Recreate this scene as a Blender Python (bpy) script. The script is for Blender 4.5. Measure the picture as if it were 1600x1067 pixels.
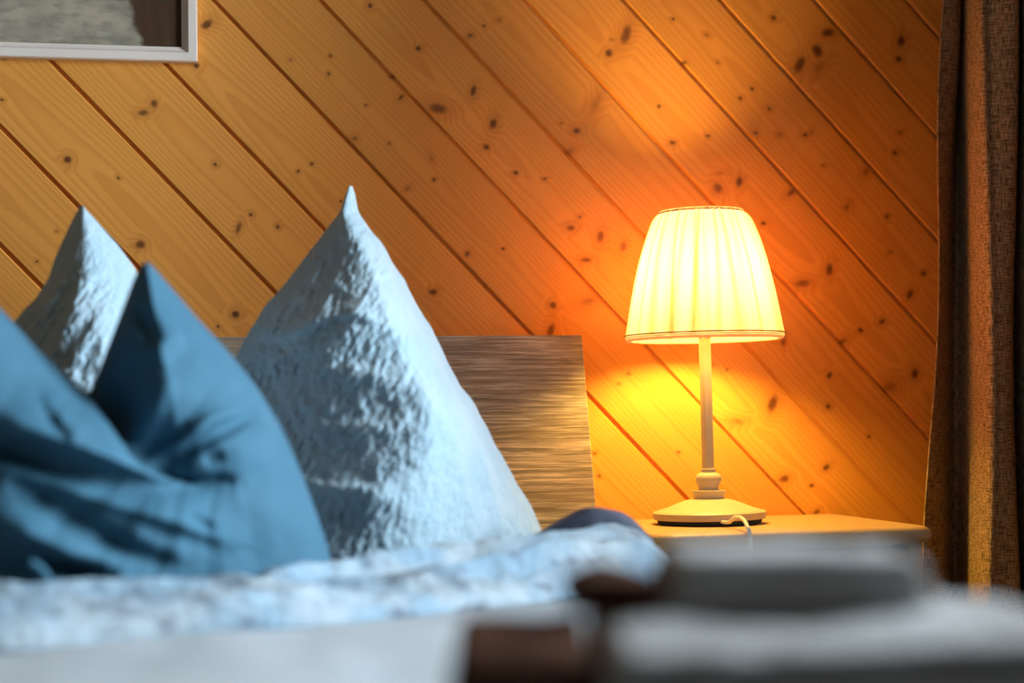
import bpy, bmesh, math, random
import numpy as np
from mathutils import Vector, Matrix

for o in list(bpy.data.objects):
    bpy.data.objects.remove(o)
SC = bpy.context.scene
COL = SC.collection

# ------------------------------------------------------------------ camera
cam_data = bpy.data.cameras.new('camera')
cam = bpy.data.objects.new('camera', cam_data)
COL.objects.link(cam)
SC.camera = cam
cam_data.sensor_width = 36.0
cam_data.lens = 60.75
cam_data.clip_start = 0.05
cam.matrix_world = Matrix(((0.97795344, 0.00573852, -0.20874419, 0.0),
                           (-0.20825247, -0.04704447, -0.97694305, -2.5),
                           (-0.01542647, 0.99887631, -0.04481224, 0.73),
                           (0, 0, 0, 1)))
cam_data.dof.use_dof = True
cam_data.dof.focus_distance = 2.39
cam_data.dof.aperture_fstop = 1.75
cam_data.dof.aperture_blades = 9

# ------------------------------------------------------------------ daylight and exposure
SC.view_settings.view_transform = 'Standard'
SC.view_settings.look = 'None'
SC.view_settings.gamma = 1.0
SC.view_settings.use_curve_mapping = False
SC.view_settings.exposure = 0.0
world = bpy.data.worlds.new('overcast_sky')
SC.world = world
world.use_nodes = True
bg = world.node_tree.nodes['Background']
bg.inputs['Color'].default_value = (0.62, 0.80, 1.0, 1)
bg.inputs['Strength'].default_value = 0.9

def area_light(name, loc, target, sx, sy, power, color):
    d = bpy.data.lights.new(name, 'AREA')
    d.shape = 'RECTANGLE'; d.size = sx; d.size_y = sy
    d.energy = power; d.color = color
    o = bpy.data.objects.new(name, d); COL.objects.link(o)
    o.location = loc
    o.rotation_euler = (Vector(target) - Vector(loc)).to_track_quat('-Z', 'Z').to_euler()
    return o
# daylight just outside the window of the right hand wall
area_light('window_daylight', (1.80, -1.27, 1.36), (0.2, -0.50, 0.75), 0.95, 1.1, 172, (0.76, 0.90, 1.0))

BULB_STRENGTH = 410.0
BULB_COLOR = (1.0, 0.61, 0.11, 1)

# ------------------------------------------------------------------ helpers
def tag(o, label=None, cat=None, group=None, kind=None):
    if label: o['label'] = label
    if cat: o['category'] = cat
    if group: o['group'] = group
    if kind: o['kind'] = kind
    return o

def mesh_obj(name, bm, mat=None, parent=None, smooth=False, auto=None):
    me = bpy.data.meshes.new(name)
    bm.normal_update()
    bm.to_mesh(me); bm.free()
    return link_mesh(name, me, mat, parent, smooth, auto)

def link_mesh(name, me, mat=None, parent=None, smooth=False, auto=None):
    if mat: me.materials.append(mat)
    if smooth:
        me.polygons.foreach_set('use_smooth', [True] * len(me.polygons))
        if auto is not None:
            me.set_sharp_from_angle(angle=math.radians(auto))
    o = bpy.data.objects.new(name, me)
    COL.objects.link(o)
    if parent: o.parent = parent
    return o

def empty(name, loc=(0, 0, 0)):
    o = bpy.data.objects.new(name, None)
    o.empty_display_size = 0.1
    COL.objects.link(o); o.location = loc
    return o

def add_box(bm, lo, hi, bevel=0.0, seg=2):
    r = bmesh.ops.create_cube(bm, size=1.0)
    vs = r['verts']
    c = [(lo[i] + hi[i]) / 2 for i in range(3)]; s = [hi[i] - lo[i] for i in range(3)]
    for v in vs:
        v.co = Vector((c[0] + v.co.x * s[0], c[1] + v.co.y * s[1], c[2] + v.co.z * s[2]))
    if bevel > 0:
        es = list({e for v in vs for e in v.link_edges})
        bmesh.ops.bevel(bm, geom=es, offset=bevel, segments=seg, profile=0.5, affect='EDGES')

def box(name, lo, hi, mat, parent=None, bevel=0.0, seg=2):
    bm = bmesh.new(); add_box(bm, lo, hi, bevel, seg)
    return mesh_obj(name, bm, mat, parent, bevel > 0, 40)

def lathe(name, prof, mat, parent=None, seg=64, smooth=True, auto=35, close=True):
    bm = bmesh.new()
    rings = []
    for r, z in prof:
        rings.append([bm.verts.new((r * math.cos(2 * math.pi * k / seg), r * math.sin(2 * math.pi * k / seg), z)) for k in range(seg)])
    for a, b in zip(rings, rings[1:]):
        for k in range(seg):
            bm.faces.new((a[k], a[(k + 1) % seg], b[(k + 1) % seg], b[k]))
    if close:
        bm.faces.new(list(reversed(rings[0]))); bm.faces.new(rings[-1])
    return mesh_obj(name, bm, mat, parent, smooth, auto)

def tube(name, pts, r, mat, parent=None, seg=10, sub=8):
    P = [Vector(p) for p in pts]
    path = []
    for i in range(len(P) - 1):
        p0 = P[max(i - 1, 0)]; p1 = P[i]; p2 = P[i + 1]; p3 = P[min(i + 2, len(P) - 1)]
        for k in range(sub):
            t = k / sub
            path.append(0.5 * ((2 * p1) + (p2 - p0) * t + (2 * p0 - 5 * p1 + 4 * p2 - p3) * t * t + (3 * p1 - p0 - 3 * p2 + p3) * t ** 3))
    path.append(P[-1])
    bm = bmesh.new(); rings = []
    n = Vector((1, 0, 0.3))
    for i, p in enumerate(path):
        d = (path[min(i + 1, len(path) - 1)] - path[max(i - 1, 0)]).normalized()
        n = (n - d * n.dot(d)).normalized(); b = d.cross(n)
        rings.append([bm.verts.new(p + r * (n * math.cos(2 * math.pi * k / seg) + b * math.sin(2 * math.pi * k / seg))) for k in range(seg)])
    for a, b in zip(rings, rings[1:]):
        for k in range(seg):
            bm.faces.new((a[k], a[(k + 1) % seg], b[(k + 1) % seg], b[k]))
    bm.faces.new(list(reversed(rings[0]))); bm.faces.new(rings[-1])
    return mesh_obj(name, bm, mat, parent, True, 50)

def loops_mesh(name, L, mat, parent=None, closed=True, caps=True):
    """L: array rows x n x 3; joins consecutive rows (closed loops or open strips) to one surface."""
    R, n, _ = L.shape
    idx = np.arange(R * n).reshape(R, n)
    if closed:
        a = idx; b = np.roll(idx, -1, axis=1)
    else:
        a = idx[:, :-1]; b = idx[:, 1:]
    F = np.stack([a[:-1], b[:-1], b[1:], a[1:]], -1).reshape(-1, 4).tolist()
    if closed and caps:
        F.append(list(reversed(idx[0].tolist()))); F.append(idx[-1].tolist())
    me = bpy.data.meshes.new(name)
    me.from_pydata(L.reshape(-1, 3).tolist(), [], F)
    me.update()
    return link_mesh(name, me, mat, parent, True)

def fix_normals(o):
    bm = bmesh.new(); bm.from_mesh(o.data)
    bmesh.ops.recalc_face_normals(bm, faces=bm.faces)
    bm.to_mesh(o.data); bm.free()
    return o

# numpy value noise
_rng = np.random.RandomState(7)
_LAT = _rng.rand(64, 64, 64)
def vnoise(x, y, z):
    x, y, z = np.broadcast_arrays(np.asarray(x, float), np.asarray(y, float), np.asarray(z, float))
    xi = np.floor(x).astype(int); yi = np.floor(y).astype(int); zi = np.floor(z).astype(int)
    fx = x - xi; fy = y - yi; fz = z - zi
    fx = fx * fx * (3 - 2 * fx); fy = fy * fy * (3 - 2 * fy); fz = fz * fz * (3 - 2 * fz)
    g = lambda i, j, k: _LAT[(xi + i) & 63, (yi + j) & 63, (zi + k) & 63]
    r = 0
    for i in (0, 1):
        for j in (0, 1):
            for k in (0, 1):
                r = r + g(i, j, k) * (fx if i else 1 - fx) * (fy if j else 1 - fy) * (fz if k else 1 - fz)
    return r * 2 - 1
def fbm(x, y, z, octs=3, gain=0.5):
    r = 0; a = 1.0; f = 1.0
    for k in range(octs):
        r = r + a * vnoise(x * f + 11.3 * k, y * f + 5.7 * k, z * f + 3.1 * k); a *= gain; f *= 2.03
    return r
def sstep(a, b, x):
    t = np.clip((x - a) / (b - a), 0, 1)
    return t * t * (3 - 2 * t)
def poly_dist(X, Z, pts):
    """distance, signed side and position along an open polyline for every point of a grid."""
    P = np.array(pts, float)
    best = np.full(X.shape, 1e9); sgn = np.ones(X.shape); pos = np.zeros(X.shape)
    seg = np.linalg.norm(np.diff(P, axis=0), axis=1); tot = seg.sum(); acc = 0
    for i in range(len(P) - 1):
        a = P[i]; d = P[i + 1] - a; l2 = (d * d).sum()
        t = np.clip(((X - a[0]) * d[0] + (Z - a[1]) * d[1]) / l2, 0, 1)
        dx = X - a[0] - t * d[0]; dz = Z - a[1] - t * d[1]
        dd = np.hypot(dx, dz)
        m = dd < best
        best = np.where(m, dd, best)
        sgn = np.where(m, np.sign(d[0] * dz - d[1] * dx), sgn)
        pos = np.where(m, (acc + t * seg[i]) / tot, pos)
        acc += seg[i]
    return best, sgn, pos
def stroke(X, Z, pts, wl, wr, amp, taper=0.6):
    """a fold along a polyline: width wl to its left, wr to its right, fading to both ends."""
    d, s, t = poly_dist(X, Z, pts)
    w = np.where(s > 0, wl, wr)
    return amp * np.exp(-(d / w) ** 2) * np.clip(np.sin(np.pi * np.clip(t, 0.02, 0.98)), 0, 1) ** taper
def gsmooth(a, n):
    k = np.exp(-0.5 * (np.arange(-3 * n, 3 * n + 1) / n) ** 2); k /= k.sum()
    return np.convolve(np.pad(a, 3 * n, mode='edge'), k, 'valid')

# ------------------------------------------------------------------ materials
class NT:
    def __init__(self, name):
        self.m = bpy.data.materials.new(name); self.m.use_nodes = True
        self.t = self.m.node_tree; self.n = self.t.nodes; self.l = self.t.links
        self.p = self.n['Principled BSDF']; self.out = self.n['Material Output']
    def node(self, kind, **kw):
        x = self.n.new(kind)
        for k, v in kw.items(): setattr(x, k, v)
        return x
    def put(self, sock, v):
        if isinstance(v, bpy.types.NodeSocket): self.l.new(v, sock)
        else: sock.default_value = v
    def math(self, op, a, b=None, c=None, clamp=False):
        x = self.node('ShaderNodeMath', operation=op, use_clamp=clamp)
        self.put(x.inputs[0], a)
        if b is not None: self.put(x.inputs[1], b)
        if c is not None: self.put(x.inputs[2], c)
        return x.outputs[0]
    def vmath(self, op, a, b=None):
        x = self.node('ShaderNodeVectorMath', operation=op)
        self.put(x.inputs[0], a)
        if b is not None: self.put(x.inputs[1], b)
        return x.outputs['Value'] if op in ('LENGTH', 'DOT_PRODUCT') else x.outputs[0]
    def mapr(self, v, a, b, c, d, smooth=True):
        x = self.node('ShaderNodeMapRange', interpolation_type='SMOOTHSTEP' if smooth else 'LINEAR')
        self.put(x.inputs[0], v)
        for i, q in enumerate((a, b, c, d)): x.inputs[1 + i].default_value = q
        return x.outputs[0]
    def coord(self, kind='Object'):
        return self.node('ShaderNodeTexCoord').outputs[kind]
    def scaled(self, v, s, loc=(0, 0, 0), rot=(0, 0, 0)):
        x = self.node('ShaderNodeMapping'); self.put(x.inputs[0], v)
        x.inputs['Location'].default_value = loc; x.inputs['Rotation'].default_value = rot; x.inputs['Scale'].default_value = s
        return x.outputs[0]
    def noise(self, v, scale=5, detail=3, rough=0.5, dist=0.0, color=False):
        x = self.node('ShaderNodeTexNoise'); self.put(x.inputs['Vector'], v)
        x.inputs['Scale'].default_value = scale; x.inputs['Detail'].default_value = detail
        x.inputs['Roughness'].default_value = rough; x.inputs['Distortion'].default_value = dist
        return x.outputs['Color' if color else 'Fac']
    def mix(self, f, a, b, blend='MIX'):
        x = self.node('ShaderNodeMix', data_type='RGBA', blend_type=blend)
        self.put(x.inputs[0], f); self.put(x.inputs[6], a); self.put(x.inputs[7], b)
        return x.outputs[2]
    def bump(self, h, strength=0.3, dist=0.001):
        x = self.node('ShaderNodeBump'); self.put(x.inputs['Height'], h)
        x.inputs['Strength'].default_value = strength; x.inputs['Distance'].default_value = dist
        self.l.new(x.outputs[0], self.p.inputs['Normal'])
        return x
    def base(self, c, rough=0.6, spec=0.3, metal=0.0):
        self.put(self.p.inputs['Base Color'], c); self.put(self.p.inputs['Roughness'], rough)
        self.p.inputs['Specular IOR Level'].default_value = spec; self.p.inputs['Metallic'].default_value = metal
        return self

def C(r, g, b): return (r, g, b, 1)

def paint(name, c, rough=0.5, spec=0.3, grain=0.06):
    t = NT(name)
    n = t.noise(t.coord(), 30, 3)
    col = t.mix(t.math('MULTIPLY', n, grain * 2), c, C(c[0] * .6, c[1] * .6, c[2] * .6))
    t.base(col, rough, spec)
    t.bump(t.noise(t.coord(), 400, 2), 0.05, 0.0005)
    return t.m

def pine(name, seed, knots, tone):
    """varnished pine board; knots: (u, v, long half axis, short half axis, angle, darkness) in board metres."""
    rnd = random.Random(seed)
    t = NT(name)
    v0 = t.coord()
    wob = t.noise(v0, 60, 2, 0.6, color=True)
    wob = t.vmath('MULTIPLY', t.vmath('SUBTRACT', wob, (0.5, 0.5, 0.5)), (0.005, 0.004, 0.0))
    vw = t.vmath('ADD', v0, wob)
    core = None; halo = None; push = None
    for (u, v, a, b, ang, dark) in knots:
        mp = t.node('ShaderNodeMapping', vector_type='TEXTURE')
        t.l.new(vw, mp.inputs[0])
        mp.inputs['Location'].default_value = (u, v, 0); mp.inputs['Rotation'].default_value = (0, 0, ang)
        mp.inputs['Scale'].default_value = (a, b, 1)
        d = t.vmath('LENGTH', mp.outputs[0])
        k = t.mapr(d, 1.22, 0.35 if dark > 0.7 else 0.0, 0, dark * 0.93)
        h = t.mapr(d, 3.2, 0.6, 0, 1)
        core = k if core is None else t.math('MAXIMUM', core, k)
        halo = h if halo is None else t.math('MAXIMUM', halo, h)
        q = t.math('MULTIPLY', h, min(b, 0.012) * 0.95)
        push = q if push is None else t.math('ADD', push, q)
    sep = t.node('ShaderNodeSeparateXYZ'); t.l.new(v0, sep.inputs[0])
    u, v = sep.outputs[0], sep.outputs[1]
    off = t.scaled(v0, (1, 1, 1), (seed * 3.7, seed * 1.3, 0))
    n1 = t.noise(t.scaled(off, (0.9, 3.0, 1)), 2.2, 2, 0.5)
    n2 = t.noise(t.scaled(off, (1.0, 10.0, 1)), 6.0, 2, 0.5)
    vc = t.math('ADD', t.math('SUBTRACT', v, rnd.uniform(-0.02, 0.02)), t.math('MULTIPLY', t.math('SUBTRACT', n2, 0.5), 0.007))
    dep = t.math('ADD', t.math('MULTIPLY', u, rnd.choice((-1, 1)) * rnd.uniform(0.004, 0.014)), rnd.uniform(0.03, 0.07))
    dep = t.math('ADD', dep, t.math('MULTIPLY', t.math('SUBTRACT', n1, 0.5), 0.022))
    r = t.math('SQRT', t.math('ADD', t.math('MULTIPLY', vc, vc), t.math('MULTIPLY', dep, dep)))
    if push is not None: r = t.math('ADD', r, push)
    ph = t.math('FRACT', t.math('MULTIPLY', r, 1 / rnd.uniform(0.0042, 0.0055)))
    late = t.math('MULTIPLY', t.mapr(ph, 0.25, 0.88, 0, 1), t.mapr(ph, 1.0, 0.88, 0, 1))
    fib = t.noise(t.scaled(off, (6, 500, 1)), 1.0, 3, 0.6)
    blot = t.noise(t.scaled(off, (1.5, 6, 1)), 3.0, 3, 0.5)
    c = t.mix(t.math('MULTIPLY', late, 0.44), C(0.66 * tone, 0.284 * tone, 0.056 * tone), C(0.46 * tone, 0.152 * tone, 0.024 * tone))
    c = t.mix(t.mapr(fib, 0.3, 0.75, 0.0, 0.30, False), c, C(0.45 * tone, 0.185 * tone, 0.030 * tone))
    c = t.mix(t.mapr(blot, 0.35, 0.75, 0.0, 0.35), c, C(0.55 * tone, 0.24 * tone, 0.036 * tone))
    if core is not None:
        c = t.mix(t.math('MULTIPLY', halo, 0.30), c, C(0.36, 0.095, 0.014))
        c = t.mix(core, c, C(0.075, 0.017, 0.005))
    t.base(c, t.mapr(fib, 0, 1, 0.42, 0.55, False), 0.28)
    t.bump(t.math('ADD', t.math('MULTIPLY', late, -0.6), fib), 0.12, 0.0006)
    return t.m

def oak_decor(name, seed, tone, warm):
    t = NT(name)
    v = t.scaled(t.coord(), (1, 1, 1), (seed * 1.7, 0, seed * .9))
    st = t.noise(t.scaled(v, (4.5, 1, 150)), 1.3, 5, 0.66, 0.6)
    st2 = t.noise(t.scaled(v, (14, 1, 420)), 1.0, 3, 0.6)
    bl = t.noise(t.scaled(v, (3, 1, 16)), 1.4, 3, 0.5)
    c = t.mix(t.mapr(st, 0.38, 0.62, 0, 1), C(0.30 * tone, 0.235 * tone, 0.185 * tone), C(0.66 * tone * warm, 0.56 * tone, 0.45 * tone))
    c = t.mix(t.mapr(st2, 0.45, 0.62, 0.55, 0.0), c, C(0.10, 0.068, 0.046))
    c = t.mix(t.mapr(bl, 0.40, 0.70, 0, 0.5), c, C(0.28 * tone, 0.19 * tone, 0.12 * tone))
    t.base(c, 0.62, 0.2)
    t.bump(t.math('ADD', st, st2), 0.25, 0.0008)
    return t.m

def cloth(name, c, c2=None, crinkle=0.0, crinkle_scale=120, spread=0.35, weave=0.1, rough=0.9, stretch=(1, 1, 1), fleck=None, patch=None):
    t = NT(name)
    v = t.coord()
    n = t.noise(v, 14, 4, 0.55)
    col = t.mix(t.mapr(n, 0.35, 0.65, 0, 1), c, c2) if c2 else t.mix(0.0, c, c)
    h = None
    vs = t.scaled(v, stretch)
    if crinkle:
        a = t.noise(vs, crinkle_scale, 3, 0.6, 0.8)
        b = t.noise(vs, crinkle_scale * 0.4, 2, 0.5, 0.5)
        h = t.math('ADD', t.math('MULTIPLY', a, 0.7), t.math('MULTIPLY', b, 1.0))
    w = t.noise(v, 900, 1, 0.5)
    hw = t.math('MULTIPLY', w, weave)
    h = hw if h is None else t.math('ADD', h, hw)
    if fleck:
        f = t.noise(t.scaled(v, (9, 22, 22)), 1.6, 3, 0.6)
        col = t.mix(t.mapr(f, 0.55, 0.70, 0, 0.7), col, fleck)
    t.base(col, rough, 0.15)
    t.p.inputs['Sheen Weight'].default_value = 0.0
    t.p.inputs['Sheen Roughness'].default_value = 0.5
    t.bump(h, min(1.0, 0.25 + crinkle), 0.004 if crinkle else 0.0008)
    return t.m

def linen_weave(name, c, c2):
    t = NT(name)
    uv = t.coord('UV')
    a = t.noise(t.scaled(uv, (620, 60, 1)), 1.0, 2, 0.6)
    b = t.noise(t.scaled(uv, (60, 620, 1)), 1.0, 2, 0.6)
    s = t.math('ADD', a, b)
    col = t.mix(t.mapr(s, 0.78, 1.22, 0, 1), c, c2)
    t.base(col, 0.95, 0.1)
    t.bump(s, 0.5, 0.001)
    return t.m

M = {}
M['white_wall'] = paint('plaster', C(0.24, 0.18, 0.125), 0.9, 0.1)
M['ceiling_wood'] = paint('ceiling_wood', C(0.25, 0.14, 0.07), 0.6)
M['floor_wood'] = paint('floor_wood', C(0.20, 0.11, 0.06), 0.5)
M['batten'] = paint('batten_wood', C(0.20, 0.045, 0.010), 0.7)
M['white_frame'] = paint('white_lacquer', C(0.84, 0.75, 0.67), 0.4, 0.4, 0.08)
M['lamp_white'] = paint('lamp_enamel', C(0.60, 0.48, 0.33), 0.42, 0.4, 0.03)
M['lamp_felt'] = paint('lamp_felt', C(0.045, 0.05, 0.06), 0.8, 0.1)
M['cable'] = paint('cable_plastic', C(0.80, 0.74, 0.66), 0.4, 0.4, 0.02)
M['stand_paint'] = paint('nightstand_lacquer', C(0.48, 0.32, 0.165), 0.5, 0.3, 0.12)
M['knob_metal'] = paint('brushed_knob', C(0.5, 0.47, 0.42), 0.35, 0.5)
M['window_white'] = paint('window_paint', C(0.7, 0.7, 0.68), 0.4, 0.4)
M['sheet'] = cloth('smooth_sheet', C(0.36, 0.395, 0.42), C(0.39, 0.42, 0.44), 0, weave=0.3)
M['mattress'] = cloth('mattress_ticking', C(0.5, 0.5, 0.48), None, 0)
M['seersucker'] = cloth('pale_blue_seersucker', C(0.40, 0.53, 0.61), C(0.36, 0.505, 0.595), 0.9, 170, stretch=(1.0, 1, 0.8))
M['duvet'] = cloth('duvet_seersucker', C(0.34, 0.395, 0.435), C(0.225, 0.325, 0.41), 0.6, 130, fleck=C(0.105, 0.115, 0.145))
M['duvet_reverse'] = cloth('duvet_slate_reverse', C(0.075, 0.09, 0.135), C(0.10, 0.115, 0.16), 0.4, 120)
M['blue_cotton'] = cloth('smoky_blue_cotton', C(0.046, 0.126, 0.188), C(0.040, 0.116, 0.176), 0, weave=0.2, rough=0.75)
M['blue_cotton'].node_tree.nodes['Principled BSDF'].inputs['Sheen Weight'].default_value = 0.0
M['towel_grey'] = cloth('grey_terry', C(0.47, 0.47, 0.46), C(0.42, 0.42, 0.41), 0.5, 260)
M['towel_light'] = cloth('pale_grey_terry', C(0.42, 0.42, 0.41), C(0.37, 0.37, 0.365), 0.5, 260)
M['towel_brown'] = cloth('brown_terry', C(0.085, 0.034, 0.016), C(0.065, 0.026, 0.013), 0.5, 260)  # towel brown that also carries the shade at the stack's left end
M['curtain'] = linen_weave('brown_linen', C(0.12, 0.08, 0.045), C(0.46, 0.33, 0.20))

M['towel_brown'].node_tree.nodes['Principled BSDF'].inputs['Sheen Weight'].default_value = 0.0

# ------------------------------------------------------------------ room shell
ANG = math.radians(46.45)
SA, CA = math.sin(ANG), math.cos(ANG)
X0, X1, Y0, Y1, ZC = -1.75, 1.36, -4.2, 0.0, 2.35

wall_back = box('wall_back', (X0, 0.0125, 0), (X1, 0.10, ZC), M['batten'])
tag(wall_back, 'timber back wall clad with diagonal knotty pine boards behind the bed', 'wall', kind='structure')

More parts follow.
